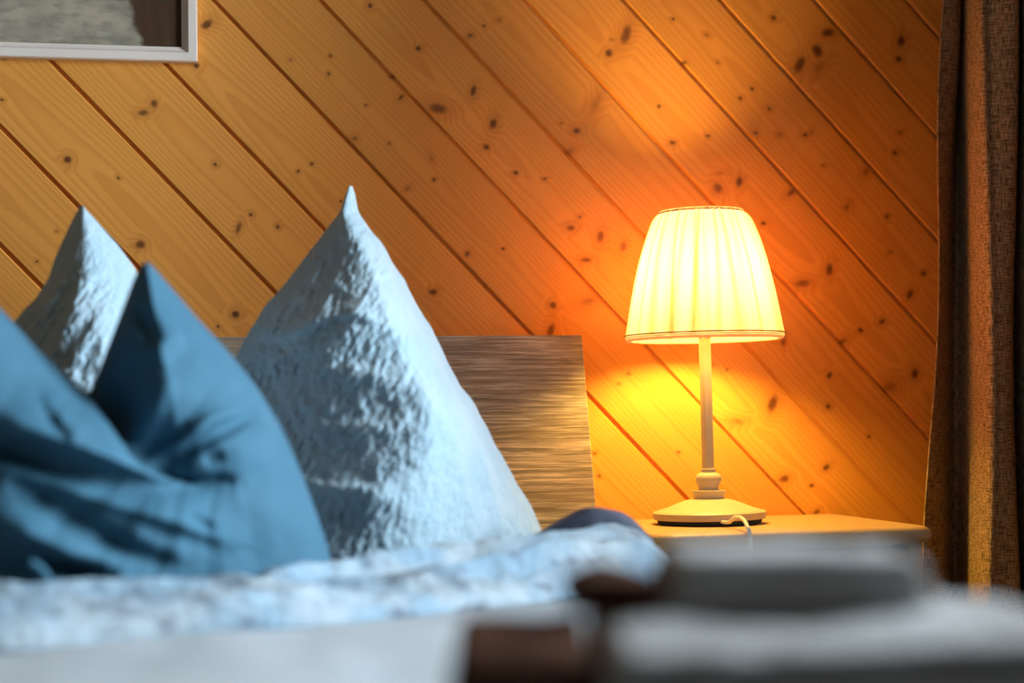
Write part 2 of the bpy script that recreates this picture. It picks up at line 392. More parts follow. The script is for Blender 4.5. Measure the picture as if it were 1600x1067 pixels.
KNOTS = [(0.0921, 1.3042, 0.0103, 0.0067, 0.56, 0.9),
    (0.0772, 1.2443, 0.005, 0.0052, 0.04, 0.95),
    (0.0022, 1.1742, 0.0082, 0.0051, 0.02, 0.8),
    (0.0174, 1.1874, 0.0059, 0.0049, 1.56, 0.8),
    (-0.1033, 1.1046, 0.0064, 0.0066, 0.01, 0.95),
    (-0.1917, 1.188, 0.0031, 0.0025, 0.03, 0.9),
    (-0.033, 1.0801, 0.0029, 0.0026, 0.03, 0.8),
    (0.1033, 1.1015, 0.0037, 0.0034, 0.0, 0.9),
    (0.2118, 1.2565, 0.0035, 0.0026, 0.56, 0.6),
    (0.2695, 1.2638, 0.0029, 0.0026, 0.03, 0.8),
    (0.2664, 1.2374, 0.0026, 0.0026, 0.0, 0.8),
    (0.2417, 1.1046, 0.003, 0.0026, 0.0, 0.9),
    (0.2213, 1.0931, 0.0029, 0.0026, 0.0, 0.9),
    (0.283, 1.0509, 0.003, 0.0026, 0.0, 0.9),
    (0.1527, 1.03, 0.0038, 0.0034, 0.0, 0.9),
    (0.191, 1.0127, 0.0034, 0.0034, 0.0, 0.9),
    (0.1352, 1.0104, 0.0094, 0.0041, 1.22, 0.75),
    (-0.1873, 1.246, 0.0024, 0.0025, 0.04, 0.8),
    (-0.0034, 0.9856, 0.0074, 0.0067, 0.0, 0.9),
    (0.1297, 0.886, 0.0066, 0.006, 0.0, 0.95),
    (0.1051, 0.8678, 0.0034, 0.0025, -0.82, 0.9),
    (-0.1456, 0.9604, 0.0028, 0.0025, 0.0, 0.9),
    (-0.1185, 1.0029, 0.0024, 0.0021, 0.04, 0.7),
    (0.3286, 1.3395, 0.0043, 0.0043, 0.04, 0.95),
    (0.4, 1.279, 0.0052, 0.0044, 0.04, 0.95),
    (0.4987, 1.3147, 0.0036, 0.0027, 0.03, 0.8),
    (0.4781, 1.2996, 0.0054, 0.0035, 0.53, 0.75),
    (0.5222, 1.3251, 0.0054, 0.0044, 0.03, 0.5),
    (0.718, 1.3091, 0.0184, 0.0081, 1.17, 0.85),
    (0.6904, 1.2799, 0.0074, 0.0063, 1.03, 0.95),
    (0.6958, 1.3006, 0.0028, 0.0027, 0.03, 0.7),
    (0.7683, 1.1999, 0.0038, 0.0036, 0.02, 0.9),
    (0.4818, 1.2173, 0.0089, 0.0053, 1.3, 0.9),
    (0.4275, 1.1893, 0.0158, 0.0088, -0.15, 0.8),
    (0.5111, 1.1691, 0.0089, 0.0062, 1.38, 0.95),
    (0.4999, 1.1335, 0.0053, 0.0044, 0.02, 0.9),
    (0.6384, 1.1611, 0.0064, 0.0053, 0.01, 0.9),
    (0.6149, 1.1722, 0.0028, 0.0022, 0.03, 0.7),
    (0.627, 1.13, 0.011, 0.007, 0.52, 0.55),
    (0.67, 1.2044, 0.0219, 0.0082, 1.11, 0.42),
    (0.3037, 1.1432, 0.0052, 0.0043, 0.36, 0.7),
    (0.3733, 1.2051, 0.0053, 0.0034, 0.79, 0.8),
    (0.3545, 1.1356, 0.0026, 0.0022, 0.04, 0.8),
    (0.3212, 1.1925, 0.0026, 0.0022, 0.04, 0.8),
    (0.4203, 1.0837, 0.0031, 0.0026, 0.0, 0.9),
    (0.3811, 1.0699, 0.0053, 0.0035, 0.53, 0.55),
    (0.544, 1.0959, 0.0045, 0.0036, 0.02, 0.9),
    (0.5879, 1.087, 0.0036, 0.0027, 0.0, 0.8),
    (0.627, 1.0143, 0.0073, 0.0053, 0.01, 0.85),
    (0.6411, 1.0308, 0.0031, 0.0027, 0.03, 0.8),
    (0.4179, 1.115, 0.0061, 0.0026, -0.88, 0.45),
    (0.3604, 1.2351, 0.0035, 0.0027, 0.03, 0.8),
    (0.7934, 1.3361, 0.0033, 0.0028, 0.03, 0.9),
    (0.8461, 1.3132, 0.0046, 0.0028, -0.5, 0.5),
    (0.8094, 1.2687, 0.0047, 0.0036, 0.02, 0.9),
    (0.8626, 1.2702, 0.0039, 0.0027, 0.02, 0.6),
    (0.9555, 1.3426, 0.0058, 0.0046, 0.03, 0.9),
    (1.0444, 1.3224, 0.0128, 0.0083, 0.28, 0.93),
    (1.0257, 1.2938, 0.0119, 0.0089, -1.03, 0.93),
    (0.9967, 1.2709, 0.0162, 0.0084, 1.05, 0.88),
    (1.0272, 1.2668, 0.0136, 0.0083, 0.76, 0.45),
    (0.9175, 1.231, 0.0039, 0.0037, 0.02, 0.9),
    (0.8985, 1.2157, 0.0039, 0.0037, 0.02, 0.9),
    (0.9449, 1.2019, 0.0039, 0.0037, 0.02, 0.85),
    (0.9222, 1.1638, 0.0048, 0.0036, 0.02, 0.8),
    (0.9617, 1.1616, 0.0056, 0.0038, -0.5, 0.6),
    (1.0025, 1.1614, 0.0048, 0.0037, 0.02, 0.9),
    (1.012, 1.1665, 0.0048, 0.0028, 1.0, 0.6),
    (0.7885, 1.1455, 0.0056, 0.0045, 0.02, 0.85),
    (0.8448, 1.1564, 0.0038, 0.0031, 0.0, 0.85),
    (0.8595, 1.077, 0.0099, 0.0075, -0.86, 0.8),
    (0.8936, 1.0873, 0.0091, 0.0056, 1.27, 0.9),
    (0.8641, 1.1006, 0.0075, 0.0037, 0.02, 0.4),
    (0.9783, 1.0726, 0.0096, 0.0045, 0.59, 0.8),
    (0.9314, 1.0237, 0.0048, 0.004, 0.0, 0.9),
    (1.0693, 1.0508, 0.0075, 0.0048, 1.0, 0.6),
    (1.1348, 1.0354, 0.0046, 0.0039, 1.53, 0.8),
    (1.166, 1.3131, 0.0104, 0.0069, 1.36, 0.9),
    (1.1609, 1.2846, 0.006, 0.0052, 0.03, 0.9),
    (1.2256, 1.1616, 0.005, 0.0037, 0.75, 0.85),
    (1.161, 1.1685, 0.005, 0.0037, 0.02, 0.7),
    (1.1515, 1.1361, 0.005, 0.0041, 0.02, 0.8),
    (1.1015, 1.1061, 0.0087, 0.0056, 0.84, 0.55),
    (1.0318, 1.1141, 0.0039, 0.0028, 0.0, 0.6),
    (1.1398, 0.9804, 0.0049, 0.0037, 0.0, 0.6),
    (0.6723, 1.0012, 0.0107, 0.0064, 1.38, 0.8),
    (0.7079, 0.9869, 0.0081, 0.0055, 1.3, 0.75),
    (0.6498, 0.9664, 0.01, 0.0044, 0.0, 0.85),
    (0.6527, 0.9049, 0.0164, 0.0079, 0.34, 0.7),
    (1.0372, 0.9531, 0.0102, 0.0062, 1.32, 0.9),
    (0.9927, 0.9313, 0.0144, 0.0063, 0.08, 0.75),
    (1.1936, 0.9476, 0.0054, 0.0046, 0.0, 0.9),
    (1.1701, 0.9145, 0.0103, 0.0058, 1.14, 0.9),
    (1.1219, 0.8726, 0.0069, 0.0047, 0.49, 0.85),
    (1.0865, 0.8589, 0.0049, 0.004, -0.02, 0.9),
    (1.0554, 0.8412, 0.0105, 0.0055, 0.65, 0.7),
    (0.9593, 0.8417, 0.0081, 0.0057, 1.46, 0.75),
    (1.1742, 0.7906, 0.0092, 0.0069, 1.36, 0.93),
    (1.1298, 0.7692, 0.0174, 0.0111, 0.48, 0.55),
    (1.0331, 0.79, 0.0065, 0.0047, 1.01, 0.9),
    (1.0298, 0.7418, 0.0048, 0.0045, -0.02, 0.9),
    (1.0949, 0.6945, 0.0039, 0.0031, -0.02, 0.8),
    (0.9394, 0.7469, 0.0164, 0.0084, 1.22, 0.9),
    (0.8833, 0.7214, 0.0142, 0.0063, -0.01, 0.6),
    (1.0243, 0.6486, 0.0076, 0.0046, 0.64, 0.9),
    (0.9564, 0.6325, 0.0095, 0.0063, 0.31, 0.85),
    (0.9997, 0.6217, 0.0043, 0.0036, -0.02, 0.9),
    (1.007, 0.5805, 0.0066, 0.0037, 0.65, 0.8),
    (0.7122, 0.7951, 0.0028, 0.0022, 0.0, 0.8),
    (0.697, 0.7808, 0.0023, 0.0018, 0.0, 0.8),
    (0.788, 0.6766, 0.0028, 0.0022, 0.0, 0.8),
    (0.6647, 0.6428, 0.0032, 0.0026, -0.03, 0.8),
    (0.6574, 0.6772, 0.0037, 0.0027, -0.02, 0.8),
    (0.8677, 0.8004, 0.0029, 0.0022, 0.0, 0.85),
    (0.8444, 0.8074, 0.0038, 0.0027, 0.0, 0.6),
    (0.4171, 0.9183, 0.0062, 0.0052, 0.0, 0.95),
    (0.4686, 0.9751, 0.0053, 0.0035, 0.79, 0.8),
    (0.5228, 0.983, 0.0036, 0.003, 0.0, 0.85),
    (0.5974, 0.8982, 0.0063, 0.0058, 0.0, 0.9),
    (0.5939, 0.861, 0.0123, 0.0063, 1.29, 0.85)]
S0, PITCH = 0.5342, 0.1150
PROF = [(-.0575, -.0120), (-.0575, -.0056), (-.0522, -.0056), (-.0522, -.0014), (-.0508, 0), (.0559, 0), (.0575, -.0016), (.0575, -.0120)]
smin = X0 * SA; smax = X1 * SA + ZC * CA
j0 = math.floor((smin - S0) / PITCH); j1 = math.ceil((smax - S0) / PITCH)
for j in range(j0, j1):
    sm = S0 + PITCH * (j + 0.5)
    # where the centre line of the board crosses the wall rectangle: x = sm*SA + t*CA, z = sm*CA - t*SA
    ta, tb = max((X0 - sm * SA) / CA, (sm * CA - ZC) / SA), min((X1 - sm * SA) / CA, sm * CA / SA)
    if tb < ta: ta, tb = (ta + tb) / 2, (ta + tb) / 2
    tm = (ta + tb) / 2; half = (tb - ta) / 2 + 0.16
    ox, oz = sm * SA + tm * CA, sm * CA - tm * SA
    bm = bmesh.new()
    ra = [bm.verts.new((-half, v, z)) for v, z in PROF]; rb = [bm.verts.new((half, v, z)) for v, z in PROF]
    n = len(PROF)
    for k in range(n):
        bm.faces.new((ra[k], ra[(k + 1) % n], rb[(k + 1) % n], rb[k]))
    bm.faces.new(ra); bm.faces.new(list(reversed(rb)))
    bmesh.ops.recalc_face_normals(bm, faces=bm.faces)
    mw = Matrix(((CA, SA, 0, ox), (0, 0, -1, 0), (-SA, CA, 0, oz), (0, 0, 0, 1)))
    inv = mw.inverted()
    for co, no in (((X0, 0, 0), (-1, 0, 0)), ((X1, 0, 0), (1, 0, 0)), ((0, 0, 0), (0, 0, -1)), ((0, 0, ZC), (0, 0, 1))):
        pc = inv @ Vector(co); pn = (inv.to_3x3() @ Vector(no)).normalized()
        g = bmesh.ops.bisect_plane(bm, geom=bm.verts[:] + bm.edges[:] + bm.faces[:], plane_co=pc, plane_no=pn, clear_outer=True)
        es = [e for e in g['geom_cut'] if isinstance(e, bmesh.types.BMEdge)]
        if es: bmesh.ops.holes_fill(bm, edges=es)
    if len(bm.faces) < 4:
        bm.free(); continue
    ks = []
    for (x, z, a, b, th, dark) in KNOTS:
        s = x * SA + z * CA
        if S0 + PITCH * j - 0.004 <= s < S0 + PITCH * (j + 1) + 0.004:
            u = (x - ox) * CA - (z - oz) * SA; v = (x - ox) * SA + (z - oz) * CA
            du = math.cos(th) * CA - math.sin(th) * SA; dv = math.cos(th) * SA + math.sin(th) * CA
            ks.append((u, v, a, b, math.atan2(dv, du), dark))
    rnd = random.Random(j * 7 + 3)
    if not ks:
        ks = [(rnd.uniform(-half, half), rnd.uniform(-.04, .04), .008, .006, rnd.uniform(0, 3), .8) for _ in range(5)]
    mat = pine('knotty_pine', j + 40, ks, rnd.uniform(1.12, 1.28))
    pl = mesh_obj('plank', bm, mat, wall_back)
    pl.matrix_local = mw

tag(box('wall_left', (X0 - .1, Y0, 0), (X0, 0.1, ZC), M['white_wall']), 'plain plastered side wall at the far side of the bed', 'wall', kind='structure')
tag(box('wall_front', (X0 - .1, Y0 - .1, 0), (X1 + .1, Y0, ZC), M['white_wall']), 'plain plastered wall facing the foot of the bed', 'wall', kind='structure')
tag(box('floor', (X0 - .1, Y0 - .1, -0.08), (X1 + .1, 0.1, 0), M['floor_wood']), 'dark wooden floor under the bed and nightstand', 'floor', kind='structure')
tag(box('ceiling', (X0 - .1, Y0 - .1, ZC), (X1 + .1, 0.1, ZC + .08), M['ceiling_wood']), 'wooden ceiling above the bedroom', 'ceiling', kind='structure')
WY0, WY1, WZ0, WZ1 = -1.80, -0.78, 0.72, 1.98
bm = bmesh.new()
add_box(bm, (X1, Y0, 0), (X1 + .1, 0.1, WZ0)); add_box(bm, (X1, Y0, WZ1), (X1 + .1, 0.1, ZC))
add_box(bm, (X1, Y0, WZ0), (X1 + .1, WY0, WZ1)); add_box(bm, (X1, WY1, WZ0), (X1 + .1, 0.1, WZ1))
tag(mesh_obj('wall_right', bm, M['white_wall']), 'plastered wall with the window behind the brown curtain', 'wall', kind='structure')
win = empty('window_1', (X1 + .05, (WY0 + WY1) / 2, WZ0))
tag(win, 'white framed bedroom window that lets the daylight in beside the bed', 'window', kind='structure')
hw = (WY1 - WY0) / 2; hh = WZ1 - WZ0
for nm, lo, hi in (('jamb', (-.05, -hw, 0), (.05, -hw + .06, hh)), ('jamb', (-.05, hw - .06, 0), (.05, hw, hh)),
                   ('window_rail', (-.05, -hw + .06, 0), (.05, hw - .06, .06)), ('window_rail', (-.05, -hw + .06, hh - .06), (.05, hw - .06, hh)),
                   ('mullion', (-.04, -.03, .06), (.04, .03, hh - .06))):
    box(nm, lo, hi, M['window_white'], win, 0.004)
tg = NT('window_glass')
tg.n.remove(tg.p)
tr = tg.node('ShaderNodeBsdfTransparent'); gl = tg.node('ShaderNodeBsdfGlossy'); gl.inputs['Roughness'].default_value = 0.02
fr = tg.node('ShaderNodeFresnel'); mx = tg.node('ShaderNodeMixShader')
tg.l.new(fr.outputs[0], mx.inputs[0]); tg.l.new(tr.outputs[0], mx.inputs[1]); tg.l.new(gl.outputs[0], mx.inputs[2]); tg.l.new(mx.outputs[0], tg.out.inputs[0])
for a, b in ((-hw + .06, -.03), (.03, hw - .06)):
    box('pane', (-.004, a, .06), (.004, b, hh - .06), tg.m, win)

# ------------------------------------------------------------------ bed
bed = empty('bed', (-0.28, -1.0, 0))
tag(bed, 'low bed with a slightly leaning headboard of grey brown streaked oak boards', 'bed')
BX = Vector((-0.28, -1.0, 0))
XL, XR = -1.18, 0.622
LEAN = math.radians(5.0)
hb = empty('headboard', (0, 0, 0)); hb.parent = bed
top = Vector((0, -0.062, 0.849))
edges = [0.0, 0.0665, 0.1500, 0.2260, 0.3000, 0.3760, 0.4500]
for i, (a, b) in enumerate(zip(edges, edges[1:])):
    bm = bmesh.new()
    add_box(bm, (XL, -0.012, -b), (XR, 0.016, -a), 0.0009, 1)
    for v in bm.verts:                       # the panel widens slightly towards its foot
        if v.co.x > 0: v.co.x -= 0.044 * v.co.z
    o = mesh_obj('board', bm, oak_decor('streaked_oak', i * 3 + 1, (0.95, 1.0, 1.05, 1.06, .95, 1, 1)[i], (1.0, 1.02, 1.12, 1.06, 1.0, 1, 1)[i]), hb)
    o.rotation_euler = (-LEAN, 0, 0)
    o.location = top - BX
wood_rail = oak_decor('rail_oak', 20, 0.9, 1.0)
for x0, x1 in ((XL, XL + .03), (XR - .03, XR)):
    box('side_rail', (x0 - BX.x, -2.12 - BX.y, .22), (x1 - BX.x, -.19 - BX.y, .36), wood_rail, bed, .003)
    xp = x0 + (.1 if x0 < 0 else -.13)
    box('headboard_post', (xp - BX.x, -.064 - BX.y, 0), (xp + .06 - BX.x, -.022 - BX.y, .58), wood_rail, bed, .003)
    for y in (-2.08, -.35):
        box('leg', (x0 - BX.x, y - BX.y, 0), (x0 + .03 - BX.x, y + .06 - BX.y, .22), wood_rail, bed, .003)
box('foot_rail', (XL - BX.x, -2.15 - BX.y, .22), (XR - BX.x, -2.12 - BX.y, .36), wood_rail, bed, .003)
for k in range(9):
    y = -2.0 + k * .21
    box('slat', (XL + .03 - BX.x, y - BX.y, .30), (XR - .03 - BX.x, y + .08 - BX.y, .318), wood_rail, bed)

MT = 0.540
bm = bmesh.new(); add_box(bm, (XL + .035, -2.115, .318), (XR - .035, -.240, MT), 0.045, 5)
tag(mesh_obj('mattress', bm, M['mattress'], None, True, 50), 'thick mattress under the smooth pale grey blue sheet', 'mattress')

# fitted sheet: skin just above the mattress that runs down its sides
nx, ny = 150, 150
xs = np.linspace(XL - .012, XR + .006, nx); ys = np.linspace(-2.155, -0.225, ny)
Xg, Yg = np.meshgrid(xs, ys)
ex = np.minimum(Xg - xs[0], xs[-1] - Xg); ey = np.minimum(Yg - ys[0], ys[-1] - Yg)
e = np.minimum(ex, ey)
Zg = MT + .004 + .0025 * fbm(Xg * 5, Yg * 3, 0.3, 3) + .0015 * fbm(Xg * 16, Yg * 5, 2.3, 2)
Zg = np.maximum(Zg, MT + .0025)
t = np.clip(1 - e / .05, 0, 1)
Zg = Zg - .22 * np.where(t > 0, 1 - np.sqrt(np.clip(1 - t ** 2, 0, 1)), 0) ** 1.5
t2 = np.clip(e / .05, 0, 1)
sheet = loops_mesh('bed_sheet', np.stack([Xg, Yg, Zg], -1), M['sheet'], None, closed=False)
tag(sheet, 'smooth pale grey blue sheet stretched over the mattress in the foreground', 'sheet')

# ------------------------------------------------------------------ duvet
def duvet():
    nx, nt = 420, 170
    xs = np.concatenate([np.linspace(-1.15, -.25, 80), np.linspace(-.245, 0.584, nx - 80)])
    front = np.interp(xs, [-1.2, -.11, .2, .37, .47, .55, .60, .612], [-1.02, -1.00, -.90, -.80, -.745, -.69, -.655, -.645])
    back = np.interp(xs, [-1.2, -.15, .10, .19, .25, .50, .56, .60, .612], [-.82, -.845, -.815, -.66, -.60, -.585, -.58, -.595, -.61])
    front = gsmooth(front, 6); back = gsmooth(back, 6)
    wob = .006 * fbm(xs * 9, 0.0, 4.0, 2); front = front + wob
    T = np.linspace(0, 1, nt)[:, None]
    X = np.broadcast_to(xs, (nt, nx)); Y = front + (back - front) * T
    h = np.interp(xs, [-1.2, -.15, .15, .28, .36, .436, .502, .545, .562, .576, .584], [.038, .037, .036, .034, .037, .045, .054, .052, .044, .022, .0])
    h = gsmooth(h, 5)
    prof = (np.sqrt(np.clip(1 - np.clip(1 - T / .30, 0, 1) ** 2, 0, 1)) * .80 + .20 * sstep(.3, .8, T)) * np.sqrt(np.clip(1 - np.clip((T - .86) / .14, 0, 1) ** 2, 0, 1))
    Z = MT + .006 + prof * h
    # folds: (x, y) polylines
    f = 0
    f = f + stroke(X, Y, [(-.3, -.90), (-.1, -.90), (.03, -.875), (.12, -.86)], .020, .007, .010)
    f = f + stroke(X, Y, [(-.2, -.955), (-.02, -.945), (.10, -.915), (.2, -.87)], .016, .006, .008)
    f = f + stroke(X, Y, [(.10, -.83), (.22, -.76), (.34, -.70), (.44, -.665), (.54, -.63)], .020, .006, .024)
    f = f + stroke(X, Y, [(.25, -.82), (.35, -.765), (.44, -.72), (.55, -.665)], .018, .006, .020)
    f = f + stroke(X, Y, [(.20, -.70), (.32, -.65), (.45, -.62), (.55, -.60)], .016, .006, .016)
    f = f + stroke(X, Y, [(.05, -.83), (.15, -.77), (.25, -.70)], .009, .012, .007)
    edge = sstep(0, .15, T) * sstep(1.0, .9, T) * np.clip(h / .03, 0, 1)
    Z = Z + f * edge + edge * (.0050 * fbm(X * 9 + Y * 8, Y * 30, 1.0, 2) + .0016 * fbm(X * 60, Y * 95, 7.0, 2))
    Z = np.maximum(Z, MT + .005)
    Yd = Y + edge * .004 * fbm(X * 30, Y * 30, 9.0, 2)
    top = np.stack([X, Yd, Z], -1)
    bot = np.stack([X, Y, np.full_like(Z, MT + .004)], -1)
    L = np.concatenate([top, bot[::-1]], 0).transpose(1, 0, 2)
    return fix_normals(loops_mesh('duvet', L, M['duvet']))
dv = duvet()
tag(dv, 'rumpled pale blue seersucker duvet gathered across the bed before the pillows', 'duvet')
# turned back corner that shows the slate grey reverse, and the rolled folds before it
def roll(name, path, rmax, mat, seed, squash=1.25):
    P = np.array(path, float)
    n, m = 110, 26
    s = np.linspace(0, 1, n); k = np.linspace(0, 1, len(P))
    cx, cy, cz = (gsmooth(np.interp(s, k, P[:, i]), 6) for i in range(3))
    rr = rmax * np.clip(np.sin(np.pi * np.clip(s, .01, .99)), 0, 1) ** .45 + .0015
    a = np.linspace(0, 2 * np.pi, m, endpoint=False)
    X = cx[:, None] + 0 * a; Y = cy[:, None] + squash * rr[:, None] * np.cos(a); Zt = cz[:, None] - rr[:, None] + rr[:, None] * np.sin(a)
    Zt = Zt + .0025 * fbm(X * 40, Y * 60, seed, 2); Y = Y + .004 * fbm(X * 22, seed, Zt * 20, 2)
    Zlow = np.where(np.sin(a)[None, :] < -.2, MT + .006 + 0 * Zt, Zt)
    return fix_normals(loops_mesh(name, np.stack([X, Y, Zlow], -1), mat, dv))
tag(roll('turned_back_corner', [(.415, -.552, MT + .046), (.46, -.548, MT + .068), (.505, -.556, MT + .089), (.545, -.566, MT + .078), (.575, -.576, MT + .050)], .026, M['duvet_reverse'], 3.0), 'slate grey reverse of the duvet')
roll('rolled_fold', [(0.2698, -0.7100, 0.5751), (0.3583, -0.6750, 0.5822), (0.4433, -0.6450, 0.5976), (0.5056, -0.6300, 0.6012), (0.5529, -0.6250, 0.5895)], .015, M['duvet'], 5.0, 1.0)
roll('rolled_fold', [(0.2115, -0.8000, 0.5649), (0.3007, -0.7650, 0.5721), (0.4111, -0.7200, 0.5806), (0.4962, -0.6900, 0.5852), (0.5291, -0.6750, 0.5789)], .014, M['duvet'], 8.0, 1.0)
roll('rolled_fold', [(-0.0907, -0.9300, 0.5805), (-0.0145, -0.9100, 0.5780), (0.0892, -0.8750, 0.5768), (0.1760, -0.8400, 0.5778)], .011, M['duvet'], 9.0, 1.2)

M['duvet_fold_shade'] = cloth('fold_shade_blue', C(0.085, 0.175, 0.28), C(0.07, 0.15, 0.25), 0.3, 120)  # dark blue of an added strip that paints shade between the folds
tag(roll('fold_shade_band', [(0.1525, -0.7600, 0.5691), (0.2120, -0.7450, 0.5708), (0.2749, -0.7200, 0.5718), (0.3552, -0.6900, 0.5774), (0.4396, -0.6600, 0.5917), (0.5014, -0.6450, 0.5945), (0.5410, -0.6350, 0.5870)], .0085, M['duvet_fold_shade'], 4.0, 1.0), 'dark blue strip painted as shade between the duvet folds')

# ------------------------------------------------------------------ pillows
def row_pillow(name, left, right, ridge, ybase, ypeak, depth, mat, seed, folds=(), crinkle=1.0, back=0.75):
    zb, zt = MT + .005, left[0][1]
    R, N = 360, 290
    v = np.linspace(0, 1, R); zr = zb + (zt - zb) * (1 - (1 - v) ** 1.0)
    def lay(pts):
        p = sorted(((q[1], q[0]) for q in pts)); return gsmooth(np.interp(zr, [a for a, _ in p], [b for _, b in p]), 4)
    xl, xr, xd = lay(left), lay(right), lay(ridge)
    xm = (xl + xr) / 2; w = np.maximum((xr - xl) / 2, .0015)
    # round the foot
    foot = np.sqrt(np.clip(1 - np.clip(1 - (zr - zb) / .035, 0, 1) ** 2, 0, 1))
    ins = (1 - foot) * .03
    xl = xl + ins; xr = xr - ins; w = np.maximum((xr - xl) / 2, .0015); xd = np.clip(xd, xl + .15 * w, xr - .15 * w)
    yc = ybase + (ypeak - ybase) * ((zr - zb) / (zt - zb)) ** 1.1
    D = depth * np.minimum(1.0, (w / .17)) ** .85 * (.75 + .25 * foot)
    U = np.linspace(0, 1, N)[None, :]; U = .5 - .5 * np.cos(np.pi * U) * (.6 + .4 * np.abs(np.cos(np.pi * U)))
    X = xl[:, None] + (xr - xl)[:, None] * U; Z = np.broadcast_to(zr[:, None], X.shape)
    ur = ((xd - xl) / (xr - xl))[:, None]
    a = np.where(U < ur, U / ur, (1 - U) / (1 - ur))
    shape = np.where(U < ur, 1 - (1 - a) ** 1.35, 1 - (1 - a) ** 1.55)
    sm = np.exp(-((a - 1) / .10) ** 2); shape = shape - .035 * sm
    ed = np.minimum(X - xl[:, None], xr[:, None] - X)
    em = sstep(0, .03, ed) * sstep(0, .04, Z - zb) * sstep(0, .10, zt - Z)
    F = D[:, None] * shape
    Yf = yc[:, None] - F
    wr = 0
    for (pts, wl, wrr, amp) in folds: wr = wr + stroke(X, Z, pts, wl, wrr, amp)
    leftside = sstep(.08, -.08, X - xd[:, None])
    wr = wr + .0050 * fbm(X * 14 + seed, Z * 14, seed, 3) * (.5 + leftside)
    wr = wr + crinkle * (.0008 + .0020 * leftside) * fbm((X * .83 - Z * .55) * 215, (X * .55 + Z * .83) * 105, seed * 2.0, 2, .6)
    Yf = Yf - wr * em
    B = back * D[:, None] * np.sqrt(np.clip(1 - (2 * U - 1) ** 2, 0, 1))
    Yb = yc[:, None] + B
    Xj = X + em * .0015 * fbm(X * 50, Z * 50, seed + 5.0, 2)
    # little waviness of the seam
    sw = .0022 * fbm(Z * 40, seed + 1.0, np.where(U < .5, 0.2, 9.1), 2) * (1 - sstep(0, .03, ed)) * sstep(0, .05, zt - Z)
    fr_ = np.stack([Xj + sw, Yf, Z], -1); bk = np.stack([X + sw, Yb, Z], -1)[:, ::-1][:, 1:-1]
    L = np.concatenate([fr_, bk], 1)
    return fix_normals(loops_mesh(name, L, mat))

cp = row_pillow('pillow',
    [(0.2569, 1.0273), (0.2537, 1.0234), (0.2480, 1.0067), (0.2392, 0.9885), (0.2233, 0.9664), (0.1957, 0.9302), (0.1566, 0.8834), (0.1302, 0.8479), (0.1062, 0.8063), (0.0852, 0.7467), (0.0726, 0.6704), (0.0688, 0.5640), (0.0687, 0.5451)],
    [(0.2593, 1.0274), (0.2624, 1.0219), (0.2661, 1.0014), (0.2707, 0.9889), (0.2900, 0.9583), (0.3211, 0.9087), (0.3405, 0.8692), (0.3600, 0.8296), (0.3849, 0.7804), (0.4132, 0.7302), (0.4399, 0.6783), (0.4580, 0.6431), (0.4746, 0.6126), (0.4855, 0.5806), (0.4863, 0.5308)],
    [(0.2386, 1.0061), (0.2463, 0.9835), (0.2533, 0.9543), (0.2632, 0.9178), (0.2656, 0.8812), (0.2725, 0.8447), (0.2859, 0.8009), (0.3075, 0.7569), (0.3108, 0.7277), (0.2970, 0.6915), (0.2804, 0.6556), (0.2653, 0.6126), (0.2464, 0.5520)],
    -0.41, -0.33, 0.185, M['seersucker'], 3.0, [
    ([(0.1494, 0.8408), (0.1629, 0.8328), (0.2121, 0.8543), (0.2434, 0.8579), (0.2681, 0.8447)], .012, .006, .012),
    ([(0.1694, 0.6649), (0.2060, 0.6562), (0.2474, 0.6539), (0.2748, 0.6625)], .006, .020, .016),
    ([(0.1990, 0.7933), (0.2346, 0.7887), (0.2705, 0.7812), (0.3031, 0.7866)], .008, .018, .012),
    ([(0.1947, 0.7280), (0.2267, 0.7232), (0.2626, 0.7255), (0.2989, 0.7386)], .007, .016, .010),
    ([(0.1803, 0.7729), (0.2242, 0.8303), (0.2612, 0.8812)], .010, .014, .008),
    ([(0.1610, 0.8595), (0.1960, 0.9029), (0.2256, 0.9540)], .008, .012, .007),
    ([(0.1448, 0.8020), (0.1737, 0.8306), (0.2249, 0.8957), (0.2399, 0.9323)], .006, .010, .006),
    ([(0.3835, 0.7266), (0.3960, 0.6925), (0.4092, 0.6509), (0.4161, 0.5981)], .007, .010, .006),
    ([(0.4072, 0.7263), (0.4238, 0.6877), (0.4404, 0.6460)], .005, .008, .007),
    ([(0.3416, 0.7347), (0.3599, 0.6820), (0.3705, 0.6218), (0.3736, 0.5769)], .010, .016, .005)])
tag(cp, 'large crinkled pale blue pillow with one tall peak standing before the headboard', 'pillow', 'pale blue seersucker pillows')

